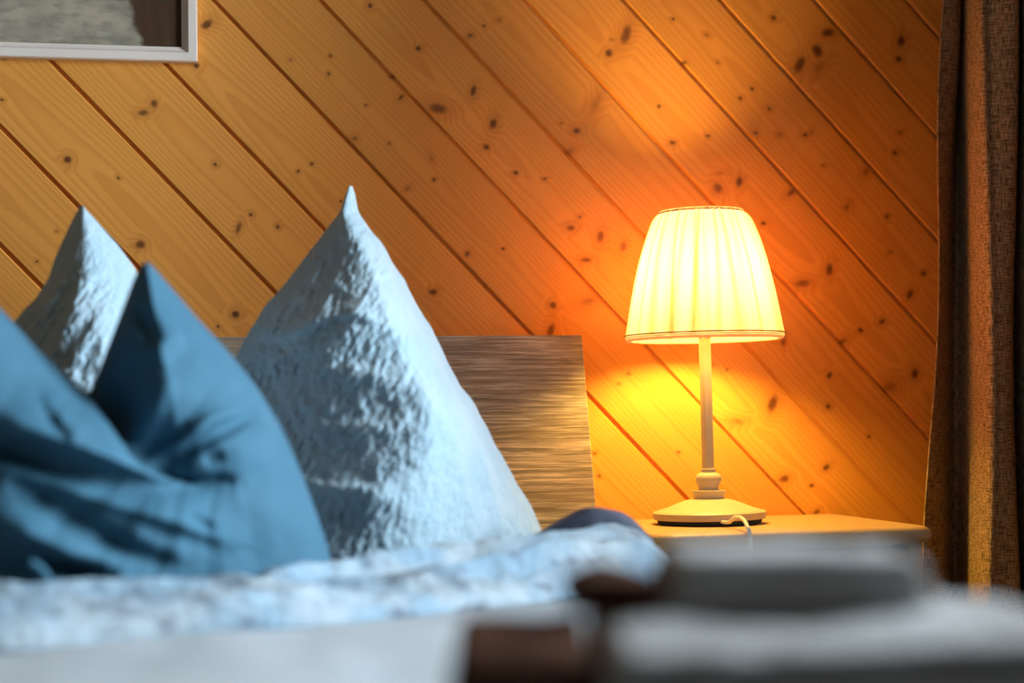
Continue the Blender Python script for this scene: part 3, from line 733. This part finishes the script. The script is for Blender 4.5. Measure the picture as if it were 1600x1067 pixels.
lp = row_pillow('pillow',
    [(-0.0730, 0.9947), (-0.0759, 0.9909), (-0.0847, 0.9729), (-0.0963, 0.9415), (-0.1107, 0.9043), (-0.1251, 0.8806), (-0.1450, 0.8584), (-0.1678, 0.8085), (-0.1820, 0.7354), (-0.1891, 0.6481), (-0.1893, 0.5502)],
    [(-0.0709, 0.9947), (-0.0680, 0.9910), (-0.0586, 0.9821), (-0.0435, 0.9643), (-0.0240, 0.9382), (-0.0051, 0.9120), (0.0159, 0.8745), (0.0338, 0.8069), (0.0478, 0.7020), (0.0547, 0.6272), (0.0541, 0.5416)],
    [(-0.0685, 0.9806), (-0.0665, 0.9622), (-0.0639, 0.9304), (-0.0586, 0.8951), (-0.0560, 0.8598), (-0.0575, 0.8176), (-0.0604, 0.7755), (-0.0621, 0.7055), (-0.0627, 0.5557)],
    -0.44, -0.36, 0.14, M['seersucker'], 11.0, [
    ([(-0.1272, 0.8336), (-0.0996, 0.8904), (-0.0787, 0.9405)], .008, .012, .008),
    ([(-0.1067, 0.8050), (-0.0790, 0.8619), (-0.0663, 0.9191)], .008, .012, .008),
    ([(-0.0269, 0.8690), (-0.0410, 0.8260), (-0.0516, 0.7832)], .006, .012, .006),
    ([(-0.0862, 0.7764), (-0.0688, 0.8190), (-0.0513, 0.8475)], .006, .010, .007)])
tag(lp, 'crinkled pale blue pillow peeking out behind the plain blue pillow', 'pillow', 'pale blue seersucker pillows')

def blue_pillow():
    outline = [(-0.2442, 0.5797), (-0.2413, 0.6721), (-0.2260, 0.8002), (-0.2106, 0.8699), (-0.1970, 0.9024), (-0.1797, 0.8920), (-0.1423, 0.8504), (-0.1047, 0.8084), (-0.0731, 0.7767), (-0.0579, 0.7627), (-0.0534, 0.7640), (-0.0437, 0.7908), (-0.0261, 0.8363), (-0.0072, 0.8860), (0.0020, 0.9006), (0.0065, 0.8980), (0.0149, 0.8880), (0.0317, 0.8680), (0.0577, 0.8366), (0.0864, 0.8051), (0.1152, 0.7680), (0.1388, 0.7288), (0.1585, 0.6842), (0.1754, 0.6382), (0.1884, 0.5977), (0.1941, 0.5647)]
    O = np.array(outline); zb = MT + .005
    # densify the columns where the outline is steep
    seg = np.hypot(*np.diff(O, axis=0).T); s = np.concatenate([[0], np.cumsum(seg)])
    ss = np.linspace(0, s[-1], 460)
    xo = np.interp(ss, s, O[:, 0]); zo = np.interp(ss, s, O[:, 1])
    xo = gsmooth(xo, 2); zo = gsmooth(zo, 2)
    xo = np.maximum.accumulate(xo + np.arange(len(xo)) * 1e-6)
    zo = np.maximum(zo, zb + .004)
    Nv = 240
    V = np.linspace(0, 1, Nv)[:, None]
    V = .5 - .5 * np.cos(np.pi * V)
    X = np.broadcast_to(xo, (Nv, len(xo))); Z = zb + (zo - zb) * V
    dtop, _, _ = poly_dist(X, Z, list(zip(xo[::3], zo[::3])))
    foot = np.sqrt(np.clip(1 - np.clip(1 - (Z - zb) / .045, 0, 1) ** 2, 0, 1))
    g = np.sqrt(np.clip(1 - (1 - np.clip(dtop / .15, 0, 1)) ** 2, 0, 1)) * .72 + .28 * np.clip(dtop / .22, 0, 1)
    F = .125 * g * (.55 + .45 * foot)
    # the near lobe of the chopped pillow lies in front of the other
    E = [(-0.2315, 0.9398), (-0.1723, 0.8935), (-0.1364, 0.8479), (-0.1004, 0.8052), (-0.0555, 0.7626), (-0.0397, 0.7404), (-0.0214, 0.7136), (-0.0054, 0.6932), (0.0124, 0.6808), (0.0373, 0.6720), (0.0654, 0.6695), (0.0970, 0.6745)]
    d, sg, tt = poly_dist(X, Z, E)
    amp = np.interp(tt, [0, .45, .62, .72, .80, .90, 1.0], [.045, .052, .058, .052, .036, .014, 0])
    inside = np.where(sg < 0, np.sqrt(np.clip(1 - (1 - np.clip(d / .045, 0, 1)) ** 2, 0, 1)), 0)
    fade = np.exp(-np.clip(d - .06, 0, None) / .16)
    F = F + amp * inside * fade
    # hollow on the far lobe beside it
    hol = [(-0.0521, 0.7631), (-0.0404, 0.7329), (-0.0186, 0.7037), (0.0127, 0.6819)]
    dh, sh, th = poly_dist(X, Z, hol)
    F = F - .045 * np.exp(-(dh / .034) ** 2) * (sg > 0) * sstep(0, .04, dtop)
    folds = [
        ([(-0.0053, 0.6925), (0.0228, 0.7131), (0.0493, 0.7289)], .012, .007, -.009), ([(0.0031, 0.6837), (0.0461, 0.7052), (0.0877, 0.7258), (0.1046, 0.7350), (0.1183, 0.7304)], .012, .007, -.011),
        ([(-0.0005, 0.6974), (0.0338, 0.7129), (0.0648, 0.7343), (0.0959, 0.7433)], .008, .008, .008),
        ([(0.0571, 0.6925), (0.0676, 0.6961), (0.0794, 0.6990)], .008, .008, -.006), ([(0.0116, 0.6698), (0.0366, 0.6711), (0.0575, 0.6731), (0.0736, 0.6740), (0.0916, 0.6705)], .008, .012, -.012),
        ([(0.0395, 0.6412), (0.0548, 0.6346), (0.0683, 0.6273)], .006, .008, -.008),
        ([(-0.1769, 0.7705), (-0.1312, 0.7372), (-0.0792, 0.7201), (-0.0324, 0.7012), (0.0090, 0.6852), (0.0388, 0.6755)], .034, .010, .030),
        ([(-0.1769, 0.7378), (-0.1313, 0.7103), (-0.0851, 0.6885), (-0.0113, 0.6621), (0.0207, 0.6528)], .018, .020, -.030),
        ([(-0.1656, 0.7169), (-0.1313, 0.6972), (-0.0618, 0.6705), (-0.0031, 0.6504), (0.0625, 0.6262), (0.0866, 0.6145)], .020, .012, .022),
        ([(-0.1313, 0.6793), (-0.0736, 0.6492), (-0.0386, 0.6303), (-0.0033, 0.6100), (0.0263, 0.5982)], .016, .018, -.016),
        ([(-0.0968, 0.6618), (-0.0444, 0.6395), (0.0026, 0.6170), (0.0443, 0.6024)], .018, .012, .010),
        ([(-0.1656, 0.6576), (-0.1142, 0.6354), (-0.0772, 0.6194), (-0.0475, 0.5994), (-0.0388, 0.5853)], .026, .012, .022),
        ([(-0.0946, 0.6021), (-0.0680, 0.5976), (-0.0359, 0.5894)], .010, .012, -.020),
        ([(-0.0918, 0.7636), (-0.0849, 0.7455), (-0.0675, 0.7284), (-0.0558, 0.7149)], .012, .008, .012), ([(-0.0953, 0.7546), (-0.0791, 0.7322), (-0.0616, 0.7210)], .008, .010, -.010),
        ([(-0.0051, 0.8507), (0.0070, 0.8288), (0.0148, 0.8069)], .008, .012, -.008), ([(0.0068, 0.7944), (0.0235, 0.8131), (0.0407, 0.8192)], .014, .016, .008),
        ([(-0.0089, 0.7137), (0.0096, 0.7445), (0.0233, 0.7818)], .016, .014, .010),
        ([(0.0463, 0.7440), (0.0832, 0.7121), (0.1204, 0.6799)], .030, .040, .010),
        ([(0.0642, 0.6561), (0.1200, 0.6422), (0.1700, 0.6093)], .030, .040, .008),
    ]
    em = sstep(0, .018, dtop) * sstep(0, .03, Z - zb)
    wr = 0
    for (p, a, b, c) in folds: wr = wr + stroke(X, Z, p, a * .85, b * .8, c * 1.35)
    wr = wr + .006 * fbm(X * 11, Z * 11, 2.0, 3) + .0012 * fbm(X * 45, Z * 30, 6.0, 2)
    F = F + wr * em
    F = np.maximum(F, -.03)
    Yf = -.675 - F
    Yb = -.675 + .070 * g * (.5 + .5 * foot)
    Xf = X + em * .0015 * fbm(X * 30, Z * 30, 4.0, 2)
    fr_ = np.stack([Xf, Yf, Z], -1); bk = np.stack([X, Yb, Z], -1)[::-1][1:]
    L = np.concatenate([fr_, bk], 0).transpose(1, 0, 2)
    return fix_normals(loops_mesh('pillow', L, M['blue_cotton']))
bp = blue_pillow()
tag(bp, 'plain smoky blue pillow chopped to a V, nearest on the bed', 'pillow')
# curled end of the pillow case seam
tag(tube('seam_tab', [(-0.1007, -0.8800, 0.6070), (-0.0957, -0.8800, 0.6045), (-0.0902, -0.8800, 0.5991), (-0.0846, -0.8800, 0.5903), (-0.0802, -0.8800, 0.5833)], .0042, M['blue_cotton'], bp, 10, 6), 'pale curled tab at the hem')

# ------------------------------------------------------------------ nightstand
NZ = 0.578
NX0, NX1, NY0, NY1 = 0.637, 1.036, -0.362, -0.004
ns = empty('nightstand', (0.815, -0.18, 0))
tag(ns, 'pale painted nightstand with a rounded top, under the lamp', 'nightstand')
def rounded_slab(name, x0, x1, y0, y1, z0, z1, rc, edge, mat, parent, off):
    bm = bmesh.new()
    pts = []
    for cx, cy, a0, r in ((x1 - rc, y0 + rc, -90, rc), (x1 - .02, y1 - .02, 0, .02), (x0 + .02, y1 - .02, 90, .02), (x0 + rc, y0 + rc, 180, rc)):
        for k in range(9):
            a = math.radians(a0 + 90 * k / 8); pts.append((cx + r * math.cos(a), cy + r * math.sin(a)))
    c = Vector((sum(p[0] for p in pts) / len(pts), sum(p[1] for p in pts) / len(pts)))
    rings = []
    h = (z1 - z0) / 2
    for k in range(9):
        a = math.radians(-90 + 180 * k / 8)
        ins = edge * (1 - math.cos(a)); z = (z0 + z1) / 2 + h * math.sin(a)
        ring = []
        for (px, py) in pts:
            d = Vector((px, py)) - c
            fx = (abs(d.x) - ins) / abs(d.x) if abs(d.x) > 1e-6 else 1; fy = (abs(d.y) - ins) / abs(d.y) if abs(d.y) > 1e-6 else 1
            ring.append(bm.verts.new((c.x + d.x * fx - off[0], c.y + d.y * fy - off[1], z)))
        rings.append(ring)
    n = len(pts)
    for a, b in zip(rings, rings[1:]):
        for k in range(n): bm.faces.new((a[k], a[(k + 1) % n], b[(k + 1) % n], b[k]))
    bm.faces.new(list(reversed(rings[0]))); bm.faces.new(rings[-1])
    return mesh_obj(name, bm, mat, parent, True, 60)
rounded_slab('table_top', NX0, NX1, NY0, NY1, NZ - .022, NZ, .035, .009, M['stand_paint'], ns, (0.815, -0.18))
def nbox(nm, lo, hi, par=ns, m=None, bev=.002):
    return box(nm, (lo[0] - .815, lo[1] + .18, lo[2]), (hi[0] - .815, hi[1] + .18, hi[2]), m or M['stand_paint'], par, bev)
nbox('side_panel', (0.646, -.340, .10), (0.660, -.016, NZ - .022)); nbox('side_panel', (1.000, -.340, .10), (1.020, -.016, NZ - .022))
nbox('back_panel', (0.660, -.030, .10), (1.000, -.018, NZ - .022)); nbox('bottom_panel', (0.660, -.336, .10), (1.000, -.030, .118))
nbox('shelf', (0.660, -.334, .33), (1.000, -.030, .345))
for z0, z1 in ((.350, .548), (.123, .326)):
    d = nbox('drawer', (0.663, -.346, z0), (0.997, -.325, z1), ns, None, .003)
    k = lathe('knob', [(.004, 0), (.005, .010), (.011, .015), (.012, .021), (.008, .025)], M['knob_metal'], d, 20)
    k.rotation_euler = (math.pi / 2, 0, 0); k.location = (0, -.346 + .18, (z0 + z1) / 2)
for x in (.648, .984):
    for y in (-.334, -.050):
        nbox('leg', (x, y, 0), (x + .032, y + .032, .10))

# ------------------------------------------------------------------ table lamp
LX, LY = 0.7815, -0.160
lamp = empty('table_lamp', (LX, LY, NZ))
tag(lamp, 'lit white table lamp with a gathered cream fabric shade on the nightstand', 'lamp')
lamp.scale = (1.013, 1.013, 1.013)
lamp.rotation_euler = (0, math.radians(-0.40), 0)
lathe('base', [(.0705, .0065), (.0775, .0072), (.0785, .0090), (.0785, .0160), (.0765, .0180), (.0660, .0205), (.0560, .0240), (.0440, .0290), (.0340, .0325), (.0260, .0345), (.0200, .0350)], M['lamp_white'], lamp, 96)
lathe('foot_pad', [(.0690, 0), (.0715, .0010), (.0730, .0060), (.0730, .0068)], M['lamp_felt'], lamp, 96)
lathe('turned_stem', [(.0185, .0345), (.0205, .0350), (.0215, .0400), (.0238, .0440), (.0236, .0462), (.0150, .0470), (.0138, .0490), (.0140, .0520), (.0165, .0570), (.0180, .0600),
                      (.0182, .0635), (.0172, .0670), (.0130, .0705), (.0100, .0715), (.0097, .0735), (.0104, .0745), (.0104, .0760), (.0085, .0768)], M['lamp_white'], lamp, 64)
bm = bmesh.new(); add_box(bm, (-.0064, -.0064, .0755), (.0064, .0064, .262), .0012, 2)
po = mesh_obj('pole', bm, M['lamp_white'], lamp, True, 40); po.rotation_euler = (0, 0, math.radians(14))
lathe('socket', [(.0064, .258), (.0110, .2625), (.0135, .2680), (.0135, .2930), (.0110, .2955)], M['lamp_white'], lamp, 32)
# bulb
tb = NT('glowing_bulb'); tb.n.remove(tb.p)
em_ = tb.node('ShaderNodeEmission'); em_.inputs[0].default_value = BULB_COLOR; em_.inputs[1].default_value = BULB_STRENGTH
tb.l.new(em_.outputs[0], tb.out.inputs[0])
lathe('bulb', [(.0105, .2950), (.0130, .302), (.0220, .313), (.0285, .325), (.0305, .338), (.0285, .351), (.0220, .362), (.0120, .369), (.0015, .3715)], tb.m, lamp, 24, auto=None)

# shade
SB, ST, RB, RT = .2610, .4345, .1118, .0635
SLANT = 0.5
def shade_r(t):
    r = RB + (RT - RB) * t
    return r + .010 * math.sin(math.pi * t) ** .8 * (.35 + .65 * t) + (-.004 * max(0, (t - .93) / .07) ** 2)
rs = random.Random(5)
pleats = sorted(rs.uniform(0, 2 * math.pi) for _ in range(58))
def pleat_off(a, t):
    v = 0
    for i, p in enumerate(pleats):
        d = (a - p - .10 * math.sin(i * 2.1) * (1 - t) + math.pi) % (2 * math.pi) - math.pi
        w = (.022 + .034 * (1 - t)) * (1 + .5 * math.sin(i * 3.3))
        v += math.exp(-(d / w) ** 2) * (.55 + .45 * math.sin(i * 1.7))
    return v
seg, rows = 512, 44
bm = bmesh.new(); uvl = bm.loops.layers.uv.new('UVMap'); cl = bm.verts.layers.float.new('gather')
grid = []
for i in range(rows + 1):
    t = i / rows; row = []
    for k in range(seg):
        a = 2 * math.pi * k / seg
        po_ = pleat_off(a, t)
        r = shade_r(t) + (.0022 * min(po_, 1.5)) * (.25 + .75 * t) - .001
        v = bm.verts.new((r * math.cos(a), r * math.sin(a), SB + (ST - SB) * t)); v[cl] = min(po_, 1.6); row.append(v)
    grid.append(row)
for i in range(rows):
    for k in range(seg):
        f = bm.faces.new((grid[i][k], grid[i][(k + 1) % seg], grid[i + 1][(k + 1) % seg], grid[i + 1][k]))
        for lp_, (du, dv_) in zip(f.loops, ((0, 0), (1, 0), (1, 1), (0, 1))):
            lp_[uvl].uv = ((k + du) / seg, (i + dv_) / rows)
def shade_mat(name, dense):
    t = NT(name); t.n.remove(t.p)
    uv = t.coord('UV')
    thr = t.noise(t.scaled(uv, (420, 4, 1)), 1.0, 2, 0.6); thr2 = t.noise(t.scaled(uv, (10, 90, 1), (0, 0, 0), (0, 0, .10)), 1.0, 3, 0.7, 0.5)
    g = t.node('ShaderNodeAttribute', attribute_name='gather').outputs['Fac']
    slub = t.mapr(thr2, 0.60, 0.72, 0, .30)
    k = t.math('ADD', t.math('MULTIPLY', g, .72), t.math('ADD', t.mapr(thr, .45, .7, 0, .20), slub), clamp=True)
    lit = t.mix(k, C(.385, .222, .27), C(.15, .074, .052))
    tr = t.node('ShaderNodeBsdfTranslucent'); df = t.node('ShaderNodeBsdfDiffuse')
    t.l.new(lit, tr.inputs[0]); df.inputs[0].default_value = C(.50, .40, .28)
    m = t.node('ShaderNodeMixShader'); m.inputs[0].default_value = .40 if not dense else .6
    t.l.new(tr.outputs[0], m.inputs[1]); t.l.new(df.outputs[0], m.inputs[2]); t.l.new(m.outputs[0], t.out.inputs[0])
    return t.m
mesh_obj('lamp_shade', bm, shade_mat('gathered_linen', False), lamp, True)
shade_o = [c for c in COL.objects if c.name == 'lamp_shade'][0]
# hems, wire ring and gathered lining edge
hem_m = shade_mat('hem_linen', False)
def band(nm, z0, z1, r0, r1, th, m, wav=0.0, cnt=0):
    bm = bmesh.new(); seg = 256; R = []
    for (r, z) in ((r0, z0), ((r0 + r1) / 2 + th, (z0 + z1) / 2), (r1, z1)):
        ring_ = []
        for k in range(seg):
            a = 2 * math.pi * k / seg; w = wav * math.sin(cnt * a + 2 * math.sin(k))
            ring_.append(bm.verts.new(((r + w) * math.cos(a), (r + w) * math.sin(a), z + wav * math.sin(1.7 * cnt * a))))
        R.append(ring_)
    for a, b in zip(R, R[1:]):
        for k in range(seg): bm.faces.new((a[k], a[(k + 1) % seg], b[(k + 1) % seg], b[k]))
    bmesh.ops.recalc_face_normals(bm, faces=bm.faces)
    return mesh_obj(nm, bm, m, shade_o, True, 60)
band('bottom_hem', SB - .0055, SB + .0010, RB - .0035, RB - .0002, .0007, hem_m)
band('top_hem', ST - .0005, ST + .0032, RT - .0042, RT - .0050, .0004, hem_m, .0006, 60)
band('lining_edge', SB - .0045, SB + .004, RB - .010, RB - .0070, .0010, hem_m, .0008, 70)
M['ring_wire'] = paint('ring_wire', C(.16, .085, .04), .6)
def ring(nm, r, z, rt, m, par):
    bm = bmesh.new(); sg = 160; st = 8; R = []
    for k in range(sg):
        a = 2 * math.pi * k / sg
        R.append([bm.verts.new(((r + rt * math.cos(2 * math.pi * q / st)) * math.cos(a), (r + rt * math.cos(2 * math.pi * q / st)) * math.sin(a), z + rt * math.sin(2 * math.pi * q / st))) for q in range(st)])
    for k in range(sg):
        for q in range(st):
            bm.faces.new((R[k][q], R[(k + 1) % sg][q], R[(k + 1) % sg][(q + 1) % st], R[k][(q + 1) % st]))
    return mesh_obj(nm, bm, m, par, True)
ring('bottom_ring', RB + .0006, SB + .0030, .0008, M['ring_wire'], shade_o)
ring('top_ring', RT - .0058, ST - .001, .0010, M['lamp_white'], shade_o)
for k in range(3):
    a = math.radians(100 + 120 * k)
    tube('spoke', [(.011 * math.cos(a), .011 * math.sin(a), .2665), (.06 * math.cos(a), .06 * math.sin(a), .274), ((RB - .004) * math.cos(a), (RB - .004) * math.sin(a), SB + .0015)], .0012, M['lamp_white'], shade_o, 6, 4)
pts = [(0.7738, -0.2360, 0.5851), (0.7749, -0.2620, 0.5857), (0.7743, -0.2850, 0.5929), (0.7720, -0.3120, 0.5953), (0.7665, -0.3450, 0.5938), (0.7633, -0.3680, 0.5860), (0.7643, -0.3740, 0.5724)]
pts += [(pts[-1][0] + .004, -.371, .50), (pts[-1][0] + .02, -.372, .40), (pts[-1][0] + .03, -.372, .25)]
cd = tube('cord', [((p[0] - LX) / 1.013, (p[1] - LY) / 1.013, (p[2] - NZ) / 1.013) for p in pts], .0026, M['cable'], lamp, 8, 6)

# ------------------------------------------------------------------ framed picture
pf = empty('picture_frame', (-0.171, 0, 1.246))
tag(pf, 'white framed photograph hanging on the pine wall above the pillows', 'picture')
FX0, FX1, FZ0, FZ1 = -.42 + .171, .0782 + .171, 0.0, .62
def rail(a, b, inward):
    """mitred moulding between two corners; inward is the direction towards the picture."""
    prof = [(0, 0), (0, -.016), (.0015, -.0180), (.0125, -.0180), (.0135, -.0165), (.0150, -.0150), (.0158, -.0128), (.0180, -.0118), (.0190, -.0095), (.0220, -.0085), (.0220, 0)]
    A = Vector(a); B = Vector(b); d = (B - A).normalized(); n = Vector(inward)
    bm = bmesh.new()
    ra = [bm.verts.new(A + d * w + n * w + Vector((0, y, 0))) for w, y in prof]; rb = [bm.verts.new(B - d * w + n * w + Vector((0, y, 0))) for w, y in prof]
    k_ = len(prof)
    for k in range(k_): bm.faces.new((ra[k], ra[(k + 1) % k_], rb[(k + 1) % k_], rb[k]))
    bm.faces.new(ra); bm.faces.new(list(reversed(rb)))
    bmesh.ops.recalc_face_normals(bm, faces=bm.faces)
    return mesh_obj('frame_rail', bm, M['white_frame'], pf)
rail((FX0, 0, FZ0), (FX1, 0, FZ0), (0, 0, 1)); rail((FX0, 0, FZ1), (FX1, 0, FZ1), (0, 0, -1))
rail((FX0, 0, FZ0), (FX0, 0, FZ1), (1, 0, 0)); rail((FX1, 0, FZ0), (FX1, 0, FZ1), (-1, 0, 0))
tp = NT('printed_photograph')
v = tp.coord()
sp = tp.node('ShaderNodeSeparateXYZ'); tp.l.new(v, sp.inputs[0])
gr = tp.mix(tp.mapr(tp.noise(v, 22, 4), .35, .68, 0, 1), C(.42, .36, .275), C(.28, .25, .19))
gr = tp.mix(tp.mapr(tp.noise(tp.scaled(v, (1, 1, 2.5)), 45, 4), .45, .68, 0, .5), gr, C(.17, .17, .125))
nz = tp.noise(v, 40, 4, .6)
xx = tp.math('ADD', tp.math('SUBTRACT', sp.outputs[0], tp.math('MULTIPLY', tp.math('SUBTRACT', nz, .5), .020)), tp.math('MULTIPLY', sp.outputs[2], .28))
fur = tp.mix(tp.noise(tp.scaled(v, (90, 1, 20)), 1, 3), C(.050, .026, .014), C(.10, .055, .032))
c = tp.mix(tp.mapr(xx, .172, .184, 0, 1), gr, fur)
c = tp.mix(tp.mapr(xx, .158, .170, 0, .5), c, c)
zz = tp.math('ADD', sp.outputs[2], tp.math('MULTIPLY', nz, .012))
c = tp.mix(tp.mapr(zz, .092, .100, 0, 1), c, tp.mix(tp.noise(v, 18, 3), C(.02, .022, .012), C(.07, .065, .035)))
tp.base(c, .35, .3)
box('photo_print', (FX0 + .021, -.0045, FZ0 + .021), (FX1 - .021, -.0025, FZ1 - .021), tp.m, pf)

# ------------------------------------------------------------------ curtain
def curtain():
    base = [(1.142, -.150), (1.165, -.125), (1.200, -.090), (1.199, -.120), (1.172, -.232), (1.185, -.246), (1.213, -.250), (1.238, -.205), (1.242, -.205), (1.218, -.310), (1.235, -.325),
            (1.290, -.235), (1.300, -.225), (1.285, -.300), (1.222, -.395), (1.240, -.400), (1.290, -.320), (1.300, -.325), (1.270, -.410), (1.165, -.510), (1.185, -.525), (1.275, -.440), (1.285, -.46),
            (1.25, -.53), (1.175, -.60), (1.19, -.615), (1.275, -.56), (1.28, -.585), (1.24, -.64), (1.19, -.68), (1.21, -.69), (1.28, -.65)]  # unseen near pleats, shaped to keep daylight off the right of the wall
    B = np.array(base)
    zs = np.concatenate([np.linspace(.02, .5, 10), np.linspace(.53, 1.5, 60), np.linspace(1.55, 2.24, 14)])
    sub = 10
    rows = []
    for z in zs:
        P = B.copy()
        n = len(P)
        top = np.clip((z - .85) / .5, -1, 2.2)
        P[:, 0] += .022 * top * np.exp(-np.arange(n) / 9.0)
        P[0, 0] += .010 * top + .006 * math.sin(z * 9) - .006
        P[1, 0] += .006 * top
        P[3:6, 1] += .012 * math.sin(z * 5.0 + 1)
        P[6:9, 0] += .006 * math.sin(z * 6.0)
        # the first fold flattens towards the rail
        k = float(sstep(1.05, 1.35, z)); P[1] = P[1] * (1 - .5 * k) + np.array([1.20, -.16]) * (.5 * k)
        path = []
        for i in range(n - 1):
            p0 = P[max(i - 1, 0)]; p1 = P[i]; p2 = P[i + 1]; p3 = P[min(i + 2, n - 1)]
            for q in range(sub):
                t = q / sub
                path.append(.5 * (2 * p1 + (p2 - p0) * t + (2 * p0 - 5 * p1 + 4 * p2 - p3) * t * t + (3 * p1 - p0 - 3 * p2 + p3) * t ** 3))
        path.append(P[-1]); rows.append([(x, y, z) for x, y in path])
    L = np.array(rows)
    n = L.shape[1]; th = .0022
    tn = np.gradient(L[:, :, :2], axis=1); tn /= np.linalg.norm(tn, axis=2, keepdims=True) + 1e-9
    nr = np.stack([-tn[:, :, 1], tn[:, :, 0]], -1)
    A = L.copy(); A[:, :, :2] += nr * th / 2; Bk = L.copy(); Bk[:, :, :2] -= nr * th / 2
    loop = np.concatenate([A, Bk[:, ::-1]], 1)
    o = fix_normals(loops_mesh('curtain', loop, M['curtain']))
    ds = np.concatenate([[0], np.cumsum(np.linalg.norm(np.diff(L[40], axis=0), axis=1))])
    uv = o.data.uv_layers.new(name='UVMap')
    N2 = loop.shape[1]
    vi = np.zeros(len(o.data.loops), int); o.data.loops.foreach_get('vertex_index', vi)
    r, c = vi // N2, vi % N2
    c = np.where(c < n, c, N2 - 1 - c)
    UV = np.stack([ds[c], zs[np.clip(r, 0, len(zs) - 1)]], -1)
    uv.data.foreach_set('uv', UV.reshape(-1).astype(np.float32))
    return o
ct = curtain()
tag(ct, 'heavy brown linen curtain hanging in folds beside the nightstand', 'curtain')
rod = empty('curtain_rod', (1.27, -1.2, 2.27))
tag(rod, 'dark curtain rod under the ceiling above the window', 'curtain rod')
tube('rod', [(-.10, 1.14, 0), (-.06, .6, 0), (-.05, -.5, 0), (-.05, -1.6, 0)], .010, M['lamp_felt'], rod, 12, 6)
for y in (.95, -1.5):
    box('bracket', (-.07, y - .01, -.008), (.09, y + .01, .008), M['lamp_felt'], rod, .002)

# ------------------------------------------------------------------ towels on the foot of the bed
def towel(name, x0, x1, y0, y1, z0, h, n, mat, seed, rnd=.010):
    """one long cloth folded to and fro n times: y0 is the near fold."""
    t = h / n * .97
    cl = []
    for i in range(n):
        z = z0 + h * (i + .5) / n
        ya, yb = (y0 + h / n / 2, y1 - h / n / 2)
        ys = np.linspace(ya, yb, 22) if i % 2 == 0 else np.linspace(yb, ya, 22)
        cl += [(y, z) for y in ys]
        if i < n - 1:
            ye = ys[-1]; sgn = 1 if i % 2 == 0 else -1
            for k in range(1, 8):
                a = -math.pi / 2 + math.pi * k / 8
                cl.append((ye + sgn * (h / n / 2) * math.cos(a) * 1.2, z + h / n / 2 + (h / n / 2) * math.sin(a)))
    P = np.array(cl)
    d = np.gradient(P, axis=0); d /= np.linalg.norm(d, axis=1, keepdims=True) + 1e-9
    nr = np.stack([-d[:, 1], d[:, 0]], 1)
    prof = np.concatenate([P + nr * t / 2, (P - nr * t / 2)[::-1]])
    xs = np.linspace(0, 1, 40)
    rows = []
    for s in xs:
        e = min(s, 1 - s) * (x1 - x0)
        rd = math.sqrt(max(0, 1 - max(0, 1 - e / rnd) ** 2))
        zz = z0 + (prof[:, 1] - z0) * ((.80 if rnd < .02 else .45) + (.20 if rnd < .02 else .55) * rd)
        lay = np.floor((prof[:, 1] - z0) / h * n)
        x = x0 + (x1 - x0) * s + (s - .5) * .010 * np.sin(lay * 2.3 + seed)
        top = (prof[:, 1] - z0) / h
        zz = zz + top * .003 * fbm(x * 25, prof[:, 0] * 25, seed, 2)
        yy = prof[:, 0] + .002 * fbm(x * 30, prof[:, 1] * 60, seed + 3.0, 2)
        rows.append(np.stack([x, yy, np.maximum(zz, z0)], -1))
    return fix_normals(loops_mesh(name, np.array(rows), mat))
TZ = MT + .009
TURN = math.radians(-12.0)       # the stack lies a little askew on the bed
def put_towel(x0, x1, y0, y1, z0, h, n, mat, seed, label, rnd=.010):
    """corner distances measured from the stack's own pivot beyond the foot of the bed."""
    o = towel('towel', x0, x1, y0, y1, z0, h, n, mat, seed, rnd)
    o.location = (0, -2.5, 0); o.rotation_euler = (0, 0, TURN)
    return tag(o, label, 'towel')
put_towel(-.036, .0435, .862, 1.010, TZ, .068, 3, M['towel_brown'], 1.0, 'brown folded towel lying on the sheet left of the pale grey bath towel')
put_towel(.046, .285, .800, 1.050, TZ, .072, 4, M['towel_light'], 2.0, 'thick pale grey folded bath towel at the bottom of the stack on the bed')
put_towel(.029, .082, .935, 1.050, TZ + .0745, .020, 2, M['towel_brown'], 4.0, 'small added folded cloth in shade brown on the left end of the bath towel', .026)  # added cloth; its brown paints the shaded left end of the stack
put_towel(.084, .226, .930, 1.045, TZ + .0745, .030, 2, M['towel_grey'], 3.0, 'small mid grey folded towel on top of the bath towel')
